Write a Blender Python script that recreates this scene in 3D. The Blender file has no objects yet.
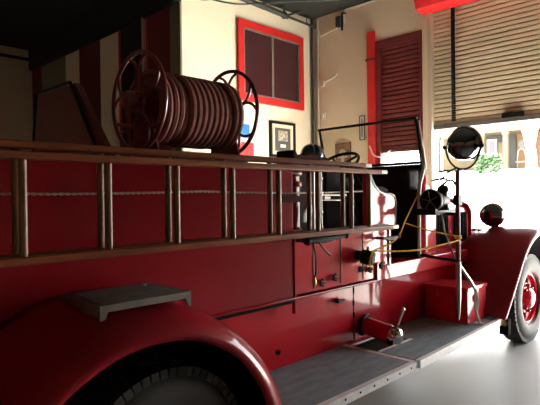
import bpy, bmesh, math, random
from mathutils import Vector, Matrix
random.seed(7)
C = bpy.context.scene.collection
PI = math.pi
R = math.radians

# ------------------------------------------------------------------ materials
def pb(name, col, rough=.5, metal=0., coat=0., col2=None, scale=6., detail=4., bump=0., bscale=40., stretch=None, spec=None, rough2=None):
    m = bpy.data.materials.new(name); m.use_nodes = True
    nt = m.node_tree; b = nt.nodes['Principled BSDF']
    b.inputs['Base Color'].default_value = (*col, 1); b.inputs['Roughness'].default_value = rough
    b.inputs['Metallic'].default_value = metal; b.inputs['Coat Weight'].default_value = coat
    b.inputs['Coat Roughness'].default_value = .06
    if spec is not None: b.inputs['Specular IOR Level'].default_value = spec
    tc = nt.nodes.new('ShaderNodeTexCoord'); mp = nt.nodes.new('ShaderNodeMapping')
    nt.links.new(tc.outputs['Object'], mp.inputs[0])
    if stretch: mp.inputs['Scale'].default_value = stretch
    if col2 is not None or rough2 is not None:
        n = nt.nodes.new('ShaderNodeTexNoise'); n.inputs['Scale'].default_value = scale; n.inputs['Detail'].default_value = detail
        nt.links.new(mp.outputs[0], n.inputs['Vector'])
        r = nt.nodes.new('ShaderNodeValToRGB')
        r.color_ramp.elements[0].position = .35; r.color_ramp.elements[1].position = .68
        c2 = col2 or col
        r.color_ramp.elements[0].color = (*col, 1); r.color_ramp.elements[1].color = (*c2, 1)
        nt.links.new(n.outputs['Fac'], r.inputs[0]); nt.links.new(r.outputs[0], b.inputs['Base Color'])
        if rough2 is not None:
            mr = nt.nodes.new('ShaderNodeMapRange'); mr.inputs['From Min'].default_value = .35; mr.inputs['From Max'].default_value = .65
            mr.inputs['To Min'].default_value = rough; mr.inputs['To Max'].default_value = rough2
            nt.links.new(n.outputs['Fac'], mr.inputs['Value']); nt.links.new(mr.outputs[0], b.inputs['Roughness'])
    if bump:
        n2 = nt.nodes.new('ShaderNodeTexNoise'); n2.inputs['Scale'].default_value = bscale; n2.inputs['Detail'].default_value = 3
        nt.links.new(mp.outputs[0], n2.inputs['Vector'])
        bp = nt.nodes.new('ShaderNodeBump'); bp.inputs['Strength'].default_value = bump; bp.inputs['Distance'].default_value = .01
        nt.links.new(n2.outputs['Fac'], bp.inputs['Height']); nt.links.new(bp.outputs[0], b.inputs['Normal'])
    return m

M = {}
M['red'] = pb('red_enamel_dim', (.25, .007, .013), .42, coat=.45, col2=(.28, .009, .015), scale=3, bump=.05, bscale=2.2, spec=.03)  # shaded copy of the engine's one red: dimness put into the colour
M['red_lit'] = pb('red_enamel_lit', (.50, .009, .020), .42, coat=.65, col2=(.55, .011, .024), scale=2, bump=.12, bscale=1.6, spec=.03)  # lit copy of the same red: brighter light put into the colour
M['dark_red'] = pb('dark_red_paint', (.15, .012, .012), .55, col2=(.12, .010, .010), scale=9)
M['reel_red'] = pb('reel_oxide_red', (.20, .022, .020), .38, coat=.3, col2=(.14, .016, .015), scale=12)
M['box_red'] = pb('toolbox_red', (.52, .010, .024), .5, coat=.6, col2=(.46, .009, .02), scale=5, spec=.03)
M['bright_red'] = pb('signal_red_trim', (.66, .016, .016), .5, col2=(.60, .014, .014), scale=8)
M['maroon'] = pb('maroon_paint', (.15, .018, .020), .5, col2=(.12, .015, .017), scale=4)
M['maroon_wall'] = pb('maroon_wall_paint', (.17, .018, .020), .7, col2=(.14, .015, .017), scale=3)
M['hose'] = pb('perished_red_rubber_hose', (.27, .085, .062), .75, col2=(.19, .055, .042), scale=14, bump=.3, bscale=120)
M['wood'] = pb('varnished_ladder_wood', (.25, .078, .030), .5, spec=.08, coat=.12, col2=(.14, .040, .015), scale=9, detail=6, stretch=(.35, 5, 5), bump=.1, bscale=30)
M['rung'] = pb('ash_rung_wood', (.26, .12, .05), .45, col2=(.15, .065, .028), scale=9, stretch=(6, 6, .6))
M['rubber'] = pb('black_tyre_rubber', (.030, .030, .030), .7, col2=(.042, .041, .039), scale=9, bump=.1)
M['black'] = pb('black_leather', (.020, .006, .008), .7, col2=(.028, .008, .010), scale=12, bump=.15, bscale=60, spec=.2)
M['well'] = pb('black_undercoat', (.008, .008, .008), .85, spec=.05)
M['blackmetal'] = pb('black_japanned_metal', (.010, .010, .010), .45, spec=.12)
M['chrome'] = pb('chrome_plate', (.72, .72, .70), .12, 1.0, col2=(.62, .62, .60), scale=10)
M['dullchrome'] = pb('dull_nickel', (.50, .47, .43), .32, 1.0, col2=(.38, .36, .33), scale=14)
M['darkchrome'] = pb('dark_mirror_metal', (.16, .16, .165), .10, 1.0)
M['brass'] = pb('brass', (.55, .36, .10), .3, 1.0)
M['alu'] = pb('aluminium_edge', (.86, .87, .86), .45, .1, col2=(.76, .77, .76), scale=20)
M['tread'] = pb('ribbed_black_running_board_mat', (.21, .255, .275), .75, spec=.08, col2=(.29, .335, .35), scale=7, bump=.15, bscale=30, stretch=(1, 3, 1))
M['step'] = pb('worn_cast_step_metal', (.13, .125, .105), .5, .5, col2=(.20, .19, .165), scale=9)
M['rope'] = pb('yellow_rope', (.95, .60, .035), .7, col2=(.85, .50, .03), scale=60)
M['cable'] = pb('twisted_grey_cable', (.55, .44, .36), .5, .3)
M['cream'] = pb('cream_wall_paint', (.90, .82, .62), .8, col2=(.87, .785, .59), scale=1.4, bump=.06, bscale=18)
M['tan'] = pb('tan_wall_paint', (.74, .63, .46), .8, col2=(.69, .585, .425), scale=1.2, bump=.06, bscale=18)
M['beige'] = pb('russet_wall_paint', (.34, .20, .12), .85, col2=(.30, .175, .105), scale=1.2)
M['olive'] = pb('olive_pillar_and_dim_cream', (.22, .21, .14), .7)
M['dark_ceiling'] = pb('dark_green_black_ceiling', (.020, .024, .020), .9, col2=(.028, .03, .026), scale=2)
M['floor'] = pb('smooth_grey_concrete', (.34, .33, .315), .38, col2=(.40, .39, .37), scale=1.5, rough2=.55, bump=.03, bscale=30)
M['slat'] = pb('galvanised_cream_slats', (.60, .565, .38), .55, .05, col2=(.53, .50, .335), scale=3, stretch=(1, .6, 4))
M['slat_red'] = pb('maroon_slats', (.155, .032, .028), .6, spec=.2, col2=(.13, .026, .024), scale=3)
M['guide'] = pb('pale_guide_rail', (.55, .47, .36), .5, .2)
M['pipe'] = pb('dark_green_pipe', (.045, .055, .05), .5)
M['conduit'] = pb('pale_conduit', (.66, .60, .48), .5)
M['darkgrey'] = pb('dark_grey_plastic', (.05, .055, .055), .5)
M['pane'] = pb('tinted_window_pane', (.055, .017, .020), .12, coat=.2)
M['sash'] = pb('bronze_aluminium_sash', (.33, .28, .25), .4, .5)
M['white'] = pb('white_enamel', (.80, .79, .75), .4)
M['paper'] = pb('cream_mount_board', (.74, .68, .50), .8)
M['photo'] = pb('faded_print', (.20, .19, .15), .6, col2=(.66, .62, .48), scale=22)
M['greymount'] = pb('grey_mount_board', (.10, .095, .085), .8)
M['blue'] = pb('blue_sign_paint', (.02, .20, .55), .5)
M['plaque'] = pb('brown_plaque', (.22, .09, .05), .6, col2=(.14, .055, .03), scale=20)
M['amber'] = pb('amber_reflector', (.85, .42, .03), .2, coat=.5)
M['dome'] = pb('blue_black_dome', (.03, .085, .11), .25, coat=.5)
M['dome_base'] = pb('dark_red_dome_base', (.055, .015, .013), .7, spec=.05)
M['pavement'] = pb('pale_street_concrete', (.62, .60, .56), .85, col2=(.56, .54, .50), scale=.6)
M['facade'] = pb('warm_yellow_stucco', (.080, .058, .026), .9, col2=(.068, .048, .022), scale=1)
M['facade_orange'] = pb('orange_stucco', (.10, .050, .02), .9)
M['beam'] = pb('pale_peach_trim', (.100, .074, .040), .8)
M['porch_grey'] = pb('grey_porch_wall', (.028, .026, .022), .9)
M['leaf'] = pb('shrub_leaf', (.022, .055, .016), .6, col2=(.042, .09, .028), scale=3)
M['bark'] = pb('pale_bark', (.62, .58, .50), .9, col2=(.5, .46, .4), scale=6)

def glassmat():
    m = bpy.data.materials.new('clear_windshield_glass'); m.use_nodes = True
    nt = m.node_tree; nt.nodes.remove(nt.nodes['Principled BSDF'])
    t = nt.nodes.new('ShaderNodeBsdfTransparent'); g = nt.nodes.new('ShaderNodeBsdfGlossy'); x = nt.nodes.new('ShaderNodeMixShader')
    t.inputs[0].default_value = (.93, .95, .92, 1); g.inputs['Roughness'].default_value = .02
    x.inputs[0].default_value = .05
    nt.links.new(t.outputs[0], x.inputs[1]); nt.links.new(g.outputs[0], x.inputs[2])
    nt.links.new(x.outputs[0], nt.nodes['Material Output'].inputs[0])
    return m
M['glass'] = glassmat()

# ------------------------------------------------------------------ mesh helpers
def frame(d):
    d = Vector(d).normalized()
    a = Vector((0, 0, 1)) if abs(d.z) < .9 else Vector((1, 0, 0))
    u = d.cross(a).normalized(); v = d.cross(u).normalized()
    return d, u, v

class MB:
    def __init__(s): s.bm = bmesh.new()
    def box(s, x0, x1, y0, y1, z0, z1, rot=None, piv=None):
        vs = [s.bm.verts.new((x, y, z)) for x in (x0, x1) for y in (y0, y1) for z in (z0, z1)]
        for f in ((0,1,3,2),(4,6,7,5),(0,4,5,1),(2,3,7,6),(0,2,6,4),(1,5,7,3)): s.bm.faces.new([vs[i] for i in f])
        if rot is not None:
            bmesh.ops.rotate(s.bm, verts=vs, cent=piv or ((x0+x1)/2, (y0+y1)/2, (z0+z1)/2), matrix=rot)
        return s
    def lathe(s, prof, org, ax, n=32, a0=0, a1=2*PI, closed=True):
        d, u, v = frame(ax); org = Vector(org); full = abs(a1-a0-2*PI) < 1e-6
        rings = []
        cnt = n if full else n+1
        for (r, h) in prof:
            if r < 1e-6: rings.append([s.bm.verts.new(org+d*h)])
            else: rings.append([s.bm.verts.new(org+d*h+(u*math.cos(a0+(a1-a0)*k/n)+v*math.sin(a0+(a1-a0)*k/n))*r) for k in range(cnt)])
        for A, B in zip(rings, rings[1:]):
            for k in range(n):
                k2 = (k+1) % n if full else k+1
                if len(A) == 1 and len(B) == 1: continue
                if len(A) == 1: q = [A[0], B[k], B[k2]]
                elif len(B) == 1: q = [A[k], B[0], A[k2]]
                else: q = [A[k], B[k], B[k2], A[k2]]
                try: s.bm.faces.new(q)
                except ValueError: pass
        return s
    def cyl(s, p0, p1, r, r1=None, n=16):
        p0 = Vector(p0); p1 = Vector(p1); L = (p1-p0).length; r1 = r if r1 is None else r1
        return s.lathe([(0, 0), (r, 0), (r1, L), (0, L)], p0, p1-p0, n)
    def ball(s, c, r, n=20, m=10, sc=(1, 1, 1)):
        b = bmesh.ops.create_uvsphere(s.bm, u_segments=n, v_segments=m, radius=r)
        for v in b['verts']: v.co = Vector((v.co.x*sc[0]+c[0], v.co.y*sc[1]+c[1], v.co.z*sc[2]+c[2]))
        return s
    def tube(s, pts, r, n=10, closed=False, caps=True):
        pts = [Vector(p) for p in pts]; N = len(pts); rr = r if isinstance(r, (list, tuple)) else [r]*N
        rings = []; pu = None
        for i, p in enumerate(pts):
            a = pts[i-1] if (i > 0 or closed) else p
            b = pts[(i+1) % N] if (i < N-1 or closed) else p
            d = (b-a).normalized()
            if pu is None: _, u, v = frame(d)
            else:
                u = (pu-d*pu.dot(d)); u = u.normalized() if u.length > 1e-5 else frame(d)[1]
                v = d.cross(u)
            pu = u
            rings.append([s.bm.verts.new(p+(u*math.cos(2*PI*k/n)+v*math.sin(2*PI*k/n))*rr[i]) for k in range(n)])
        for i in range(N if closed else N-1):
            A = rings[i]; B = rings[(i+1) % N]
            for k in range(n):
                s.bm.faces.new([A[k], A[(k+1) % n], B[(k+1) % n], B[k]])
        if caps and not closed:
            s.bm.faces.new(rings[0][::-1]); s.bm.faces.new(rings[-1])
        return s
    def prism(s, poly, axis, a0, a1):
        def P(p, t):
            return {'Y': (p[0], t, p[1]), 'X': (t, p[0], p[1]), 'Z': (p[0], p[1], t)}[axis]
        A = [s.bm.verts.new(P(p, a0)) for p in poly]; B = [s.bm.verts.new(P(p, a1)) for p in poly]
        n = len(poly)
        s.bm.faces.new(A); s.bm.faces.new(B[::-1])
        for k in range(n): s.bm.faces.new([A[k], B[k], B[(k+1) % n], A[(k+1) % n]])
        return s
    def grid(s, rows):
        V = [[s.bm.verts.new(p) for p in r] for r in rows]
        for a, b in zip(V, V[1:]):
            for k in range(len(a)-1): s.bm.faces.new([a[k], a[k+1], b[k+1], b[k]])
        return s
    def torus(s, c, ax, R0, r, n=40, m=10, a0=0, a1=2*PI):
        d, u, v = frame(ax); c = Vector(c); full = abs(a1-a0-2*PI) < 1e-6
        cnt = n if full else n+1
        return s.tube([c+(u*math.cos(a0+(a1-a0)*k/n)+v*math.sin(a0+(a1-a0)*k/n))*R0 for k in range(cnt)], r, m, closed=full)
    def build(s, name, mat, parent=None, bevel=0, solid=0, smooth=30, off=None):
        bm = s.bm
        bmesh.ops.recalc_face_normals(bm, faces=bm.faces)
        org = Vector((0, 0, 0))
        if parent is not None:
            q = parent
            while q is not None: org += q.location; q = q.parent
        elif off is not None: org = Vector(off)
        if org.length: bmesh.ops.translate(bm, verts=bm.verts, vec=-org)
        me = bpy.data.meshes.new(name); bm.to_mesh(me); bm.free()
        if isinstance(mat, str): mat = M[mat]
        me.materials.append(mat)
        o = bpy.data.objects.new(name, me); C.objects.link(o)
        if parent is not None: o.parent = parent
        elif off is not None: o.location = off
        for p in me.polygons: p.use_smooth = True
        me.set_sharp_from_angle(angle=R(smooth))
        if solid:
            md = o.modifiers.new('thickness', 'SOLIDIFY'); md.thickness = solid; md.offset = 0
        if bevel:
            md = o.modifiers.new('bevel', 'BEVEL'); md.width = bevel; md.segments = 2; md.limit_method = 'ANGLE'; md.angle_limit = R(40)
        return o

def tag(o, label, cat, group=None):
    o['label'] = label; o['category'] = cat
    if group: o['group'] = group
    return o
def thing(name, label, cat, loc, group=None):
    o = bpy.data.objects.new(name, None); C.objects.link(o); o.location = loc; o.empty_display_size = .1
    bpy.context.view_layer.update()
    return tag(o, label, cat, group)
def lab(o, t): o['label'] = t; return o
def struct(o): o['kind'] = 'structure'; return o
def B(*a, **k): return MB().box(*a, **k)
def spline(pts, n=8):
    P = [Vector(p) for p in pts]; P = [P[0]*2-P[1]] + P + [P[-1]*2-P[-2]]; out = []
    for i in range(1, len(P)-2):
        for k in range(n):
            t = k/n; a, b, c, d = P[i-1:i+3]
            out.append(.5*((2*b)+(c-a)*t+(2*a-5*b+4*c-d)*t*t+(3*b-a-3*c+d)*t**3))
    out.append(P[-2]); return out

# ------------------------------------------------------------------ camera
def camera():
    yaw, pit, rol, f = R(44.642), R(-.552), R(-.7356), 517.45
    F = Vector((math.cos(yaw)*math.cos(pit), math.sin(yaw)*math.cos(pit), math.sin(pit)))
    r = Vector((math.sin(yaw), -math.cos(yaw), 0)); u = r.cross(F)
    c, s = math.cos(rol), math.sin(rol)
    rr = r*c+u*s; uu = -r*s+u*c
    cd = bpy.data.cameras.new('camera'); co = bpy.data.objects.new('camera', cd); C.objects.link(co)
    cd.sensor_width = 36; cd.lens = f/540*36; cd.clip_start = .05; cd.clip_end = 300
    m = Matrix(((rr.x, uu.x, -F.x, 0), (rr.y, uu.y, -F.y, 0), (rr.z, uu.z, -F.z, 1.5), (0, 0, 0, 1)))
    co.matrix_world = m
    bpy.context.scene.camera = co
camera()

# ------------------------------------------------------------------ the room
W, D, X1, ZC = 6.33, 7.6, 4.592, 4.86      # office wall, front wall, office end, ceiling
YB, XR, YR = 11.97, -4.0, -6.5             # recess back wall, rear wall, near side wall
DY0, DY1, DZ = -.9, 3.93, 4.45             # big door opening
struct(B(XR, D+.25, YR, YB+.2, -.2, 0).build('floor', 'floor'))
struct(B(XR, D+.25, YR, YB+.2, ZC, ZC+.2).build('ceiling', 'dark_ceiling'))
struct(B(X1, D, W, W+.15, 0, ZC).build('wall_left', 'cream'))
# office end wall: painted in stripes
y = W+.15
struct(B(X1, X1+.15, W+.15, YB, 0, ZC).build('wall_left_return', 'cream'))
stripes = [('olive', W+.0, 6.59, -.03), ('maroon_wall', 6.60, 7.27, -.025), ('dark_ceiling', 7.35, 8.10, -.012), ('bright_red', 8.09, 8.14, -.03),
           ('maroon_wall', 8.85, 9.65, -.02), ('olive', 10.3, 11.5, -.008), ('maroon_wall', 11.5, 11.96, -.03)]  # far olive band is cream wall, its dimness put into the colour
for k, (m, a, b, d) in enumerate(stripes):
    o = struct(B(X1+d, X1-.001, a, b, 0, 4.42).build('trim_%d' % (k+1), m))
struct(B(X1-.03, X1-.001, 7.22, 7.275, 0, 4.42).build('trim_8', 'bright_red'))
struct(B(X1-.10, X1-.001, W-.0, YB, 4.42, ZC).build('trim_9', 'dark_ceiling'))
struct(B(XR, X1, YB, YB+.15, 0, ZC).build('wall_back', 'tan'))
struct(B(XR, X1-.04, YB-.05, YB, 4.62, 4.68).build('trim_10', 'dark_ceiling'))
struct(B(XR-.15, XR, YR, YB, 0, ZC).build('wall_rear', 'beige'))
struct(B(XR, D, YR-.15, YR, 0, ZC).build('wall_right', 'beige'))
# front wall, in pieces round the two door openings
P2a, P2b, P2z = 4.06, 4.93, 4.14
fw = MB()
fw.box(D, D+.25, P2b, W, 0, ZC); fw.box(D, D+.25, DY1, P2a, 0, ZC); fw.box(D, D+.25, P2a, P2b, P2z, ZC)
fw.box(D, D+.25, DY0, DY1, DZ, ZC); fw.box(D, D+.25, YR, DY0, 0, ZC)
struct(fw.build('wall_front', 'tan'))

def slats(x, y0, y1, z0, z1, pitch, depth):
    prof = []
    n = max(1, round((z1-z0)/pitch)); h = (z1-z0)/n
    for i in range(n):
        b = z0+i*h
        prof += [(x+depth, b), (x+depth*.2, b+h*.12), (x, b+h*.4), (x+depth*.1, b+h*.72), (x+depth*.75, b+h*.93)]
    prof.append((x+depth, z1))
    back = [(x+depth+.012, z1), (x+depth+.012, z0)]
    return MB().prism(prof+back, 'Y', y0, y1)
# the big roller shutter, half raised
d1 = struct(slats(D+.04, DY0, DY1, 2.60, DZ, .068, .022).build('door_1', 'slat', smooth=20))
B(D+.02, D+.09, DY0, DY1, 2.53, 2.60).build('bottom_rail', 'greymount', d1)
for a in (DY0-.02, DY1-.045): B(D-.04, D+.10, a, a+.065, 0, DZ-.05).build('guide_rail', 'guide', d1)
cv = MB().prism([(D-.36, 4.50), (D-.36, 4.80), (D-.30, ZC), (D, ZC), (D, 4.35), (D-.20, 4.34), (D-.30, 4.37)], 'Y', DY0-.15, DY1+.07)
cv.build('roller_cover', 'bright_red', d1)
st = MB()
for k in range(48): st.box(D-.012, D+.02, 3.525, 3.575, 2.63+k*.036, 2.63+k*.036+.028)
lab(st.build('pull_chain', 'blackmetal', d1), 'dark pull chain hanging down the pale slats')
lab(B(D-.02, D+.03, 2.54, 2.83, 2.585, 2.655).build('lift_handle', 'blackmetal', d1), 'dark lift handle at the bottom of the shutter')
# narrow maroon roller shutter with a bright gap below
d2 = struct(slats(D+.05, P2a, P2b, 2.28, P2z-.10, .075, .02).build('door_2', 'slat_red', smooth=20))
B(D-.01, D+.07, P2a, P2b, P2z-.12, P2z).build('head_rail', 'maroon', d2)
B(D-.01, D+.07, P2b-.09, P2b, 0, P2z-.1).build('guide_rail', 'maroon', d2)
B(D-.01, D+.07, P2a, P2a+.05, 0, P2z-.1).build('guide_rail', 'maroon', d2)
B(D+.03, D+.08, P2a, P2b, 2.23, 2.28).build('bottom_rail', 'maroon', d2)
struct(B(D-.05, D, P2b+.0, P2b+.14, 0, 4.32).build('trim_11', 'bright_red'))
struct(B(D-.065, D-.0, P2b-.02, P2b+.16, 3.82, 3.86).build('trim_12', 'maroon'))
# sliding window with red frame
wx0, wx1, wz0, wz1 = 5.68, 7.285, 3.105, 4.436
wf = struct(B(wx0+.12, wx1-.12, W-.03, W-.005, wz0+.12, wz1-.13).build('window_1', 'pane'))
fr = MB(); fr.box(wx0, wx0+.11, W-.06, W, wz0, wz1); fr.box(wx1-.105, wx1, W-.06, W, wz0, wz1)
fr.box(wx0+.11, wx1-.105, W-.06, W, wz1-.12, wz1); fr.box(wx0+.11, wx1-.105, W-.06, W, wz0, wz0+.11)
lab(fr.build('window_frame', 'bright_red', wf), 'bright red painted window frame')
sh = MB(); a0, a1, b0, b1 = wx0+.11, wx1-.105, wz0+.11, wz1-.12; mid = wx0+.80
for (p, q) in ((a0, a0+.03), (mid-.03, mid+.02), (a1-.03, a1)): sh.box(p, q, W-.05, W-.02, b0, b1)
sh.box(a0, a1, W-.05, W-.02, b0, b0+.03); sh.box(a0, a1, W-.05, W-.02, b1-.03, b1)
sh.build('sash', 'sash', wf)
# pipes and fixtures
tag(MB().cyl((D-.06, W-.05, 0), (D-.06, W-.05, ZC-.02), .024).build('vertical_pipe', 'pipe'), 'dark vertical pipe running up the corner of the room', 'pipe')
tag(MB().tube([(D-.03, W-.16, 0), (D-.03, W-.16, ZC-.05)], .016).build('conduit', 'conduit'), 'thin pale vertical conduit beside the dark corner pipe', 'pipe')
hp = MB().cyl((4.75, W-.16, 4.75), (6.75, W-.16, 4.68), .045); hp.cyl((6.68, W-.16, 4.68), (D-.03, W-.12, 4.68), .022)
hp.cyl((6.66, W-.16, 4.68), (6.66, W-.16, ZC), .022); hp.ball((6.66, W-.16, 4.68), .062); hp.cyl((6.7, W-.16, 4.68), (7.1, W-.13, 4.86), .018)
hp.cyl((7.3, W-.13, 4.68), (7.3, W-.13, ZC), .008)
tag(hp.build('ceiling_pipe', 'pipe'), 'dark green pipe running under the ceiling above the red window', 'pipe')
tag(MB().tube(spline([(5.05, 6.18, 4.54), (5.3, 6.1, 4.53), (5.6, 6.0, 4.56), (6.2, 5.5, 4.62), (6.75, 5.0, 4.66), (7.2, 4.6, 4.80)]), .013).build('overhead_cable', 'pipe'), 'thin dark cable sagging below the ceiling towards the roller door', 'cable')
uh = thing('ceiling_fixture', 'dark boxy fixture under the ceiling at the end of the cream wall', 'fixture', (4.85, 6.15, 4.55))
B(4.72, 5.02, 6.02, 6.28, 4.56, 4.80).build('housing', 'darkgrey', uh, bevel=.03)
MB().torus((4.87, 6.15, 4.54), (0, 0, 1), .15, .016, 24, 8).build('cable_loop', 'blackmetal', uh)
B(4.84, 4.90, 6.12, 6.18, 4.80, ZC).build('hanger', 'darkgrey', uh)
tag(MB().cyl((X1-.055, 7.315, 0), (X1-.055, 7.315, 4.42), .022).build('grey_pipe', 'conduit'), 'thin grey vertical pipe between the black opening and maroon stripe', 'pipe')
tag(MB().tube(spline([(D-.03, 6.16, 2.2), (D-.03, 6.16, 4.42), (D-.03, 6.08, 4.49), (D-.03, 5.72, 4.55)]), .013).build('wall_conduit', 'conduit'), 'pale conduit bending under the ceiling on the tan front wall', 'pipe')
tag(MB().tube(spline([(D-.03, 5.55, 4.60), (D-.05, 5.53, 4.80), (D-.03, 5.42, 4.83), (D-.03, 4.2, 4.83)]), .013).build('wall_conduit', 'conduit'), 'pale conduit running along the top of the front wall above maroon shutter', 'pipe')
sl = thing('security_lamp', 'dark wall fixture with a curved bracket high on tan wall', 'lamp', (D-.1, 5.6, 4.62))
MB().tube(spline([(D-.01, 5.54, 4.78), (D-.12, 5.53, 4.74), (D-.13, 5.52, 4.58), (D-.09, 5.56, 4.46)]), .020).build('arm', 'blackmetal', sl)
B(D-.10, D-.001, 5.60, 5.70, 4.55, 4.74).build('housing', 'darkgrey', sl, bevel=.01)
jb = thing('junction_box', 'small pale junction box with a short wire on front wall', 'electrical box', (D-.03, 6.07, 3.55))
B(D-.05, D-.001, 6.03, 6.12, 3.55, 3.65).build('housing', 'conduit', jb, bevel=.006)
MB().tube(spline([(D-.03, 6.03, 3.61), (D-.04, 5.9, 3.64), (D-.03, 5.78, 3.68), (D-.03, 5.72, 3.74)]), .010).build('wire', 'white', jb)
sw = thing('light_switch', 'small white switch plate on the tan wall near the corner', 'switch', (D-.01, 6.06, 2.95))
B(D-.015, D-.001, 6.02, 6.10, 2.94, 3.06).build('plate', 'white', sw, bevel=.004)
B(D-.03, D-.015, 6.05, 6.07, 2.98, 3.02).build('toggle', 'white', sw)
th = thing('wall_thermometer', 'narrow dark outlined thermometer left of the red door post', 'thermometer', (D-.01, 5.2, 2.5))
B(D-.02, D-.001, 5.15, 5.25, 2.49, 2.90).build('backboard', 'white', th)
t = MB()
for (a, b, c, d) in ((5.145, 5.16, 2.48, 2.91), (5.24, 5.255, 2.48, 2.91), (5.145, 5.255, 2.48, 2.495), (5.145, 5.255, 2.895, 2.91)): t.box(D-.028, D-.019, a, b, c, d)
t.build('rim', 'greymount', th)
MB().cyl((D-.028, 5.2, 2.54), (D-.028, 5.2, 2.86), .008).build('tube', 'maroon', th)
pq = thing('wall_plaque', 'brown rectangular plaque with pale emblem on front wall', 'plaque', (D-.02, 5.6, 2.1))
B(D-.03, D-.001, 5.45, 5.79, 2.02, 2.47).build('board', 'plaque', pq, bevel=.006)
e = MB().lathe([(0, 0), (.07, 0), (.07, .006), (0, .006)], (D-.03, 5.62, 2.30), (-1, 0, 0), 16)
e.box(D-.036, D-.03, 5.59, 5.65, 2.10, 2.28); e.box(D-.036, D-.03, 5.52, 5.72, 2.20, 2.225)
e.build('emblem', 'dullchrome', pq)
tag(MB().tube(spline([(D-.06, 5.02, 2.36), (D-.10, 4.92, 2.20), (D-.10, 4.75, 2.16), (D-.06, 4.62, 2.26)]), .012).build('loose_wire', 'white'), 'white wire looping across the red door post below maroon shutter', 'wire')
# framed picture, blue sign, red notice on the cream wall
pf = thing('picture_frame', 'dark framed picture with cream mount hanging on the cream wall', 'picture', (6.73, W-.02, 2.2))
px0, px1, pz0, pz1 = 6.405, 7.06, 2.21, 2.84
f = MB(); f.box(px0, px0+.05, W-.04, W-.001, pz0, pz1); f.box(px1-.05, px1, W-.04, W-.001, pz0, pz1)
f.box(px0+.05, px1-.05, W-.04, W-.001, pz1-.045, pz1); f.box(px0+.05, px1-.05, W-.04, W-.001, pz0, pz0+.045)
f.build('frame', 'blackmetal', pf)
B(px0+.05, px1-.05, W-.02, W-.001, pz0+.045, pz1-.045).build('outer_mount', 'paper', pf)
B(px0+.13, px1-.13, W-.026, W-.02, pz0+.11, pz1-.11).build('inner_mount', 'greymount', pf)
B(px0+.21, px1-.21, W-.031, W-.026, 2.50, 2.68).build('print', 'photo', pf)
B(px0+.26, px1-.26, W-.031, W-.026, 2.385, 2.44).build('caption_plate', 'white', pf)
bs = thing('blue_sign', 'blue sign with a white lower band behind the hose reel', 'sign', (5.8, W-.02, 2.55))
B(5.60, 5.93, W-.02, W-.001, 2.49, 2.72).build('panel', 'blue', bs)
B(5.60, 5.93, W-.02, W-.001, 2.43, 2.49).build('band', 'white', bs)
tag(B(5.70, 6.02, W-.02, W-.001, 2.18, 2.42).build('red_notice', 'bright_red'), 'plain red notice board low on the cream wall behind the reel', 'sign')

# ------------------------------------------------------------------ outside
struct(B(D+.25, 13, -25, 40, -.2, 0).build('ground_outside', 'pavement'))
rp = MB().prism([(13, 0), (38, 3.3), (60, 3.6), (60, 3.0), (13, -.2)], 'Y', -25, 45)
struct(rp.build('driveway_slope', 'pavement'))
bd = thing('building', 'warm yellow porch front of the building across the street', 'building', (42, 14, 3.3))
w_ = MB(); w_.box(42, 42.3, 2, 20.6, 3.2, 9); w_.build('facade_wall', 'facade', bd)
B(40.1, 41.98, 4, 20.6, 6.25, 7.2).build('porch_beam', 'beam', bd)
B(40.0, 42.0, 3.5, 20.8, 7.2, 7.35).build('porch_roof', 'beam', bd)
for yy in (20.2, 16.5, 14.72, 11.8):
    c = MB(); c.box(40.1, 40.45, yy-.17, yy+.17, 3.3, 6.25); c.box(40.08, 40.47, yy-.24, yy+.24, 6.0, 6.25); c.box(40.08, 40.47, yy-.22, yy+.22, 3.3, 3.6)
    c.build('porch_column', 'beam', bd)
B(41.9, 41.99, 14.6, 17.0, 3.4, 6.2).build('porch_panel', 'porch_grey', bd)
wn = B(41.8, 41.9, 16.0, 16.75, 4.65, 5.9).build('window', 'guide', bd)
B(41.78, 41.8, 16.15, 16.6, 4.8, 5.75).build('pane', 'pane', wn)
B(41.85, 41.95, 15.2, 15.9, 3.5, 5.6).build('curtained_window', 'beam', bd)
B(41.8, 41.9, 14.55, 14.95, 3.4, 5.9).build('doorway', 'porch_grey', bd)
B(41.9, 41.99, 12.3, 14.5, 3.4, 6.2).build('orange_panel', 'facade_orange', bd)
lab(MB().lathe([(0, 0), (.34, 0), (.34, .05), (0, .05)], (41.88, 14.05, 5.35), (-1, 0, 0), 20).build('round_sign', 'greymount', bd), 'round blue-grey sign on the orange wall')
bl = M['blue']
bush = MB()
for k in range(420):
    a = random.uniform(0, 2*PI); q = random.random()**.5; zz = random.random()
    c = Vector((36+.7*q*math.cos(a)*(1-.4*zz), 14.3+1.15*q*math.sin(a)*(1-.35*zz), 3.05+1.25*zz))
    d = Vector((random.gauss(0, 1), random.gauss(0, 1), random.gauss(.3, 1))).normalized(); _, u, v = frame(d)
    bush.bm.faces.new([bush.bm.verts.new(c+u*.16), bush.bm.verts.new(c+v*.09), bush.bm.verts.new(c-u*.16), bush.bm.verts.new(c-v*.09)])
bs_ = thing('shrub', 'rounded green shrub in front of the yellow porch', 'shrub', (36, 14.3, 3.0))
bush.build('foliage', 'leaf', bs_, solid=.01)
st_ = MB()
for k in range(7): st_.tube([(36, 14.3, 2.95), (36+random.uniform(-.3, .3), 14.3+random.uniform(-.6, .6), 3.7)], .03, 6)
st_.build('stem', 'bark', bs_)
tr = thing('tree', 'pale forked tree trunk beside the porch across the street', 'tree', (30, 9.65, 2.2))
t = MB().tube(spline([(30, 9.62, 2.1), (30, 9.62, 3.4), (30, 9.75, 4.4), (30.1, 10.05, 5.3), (30.2, 10.5, 6.6), (30.3, 10.9, 8.0)]), [.30-.0045*k for k in range(41)], 12)
t.build('trunk', 'bark', tr)
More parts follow.
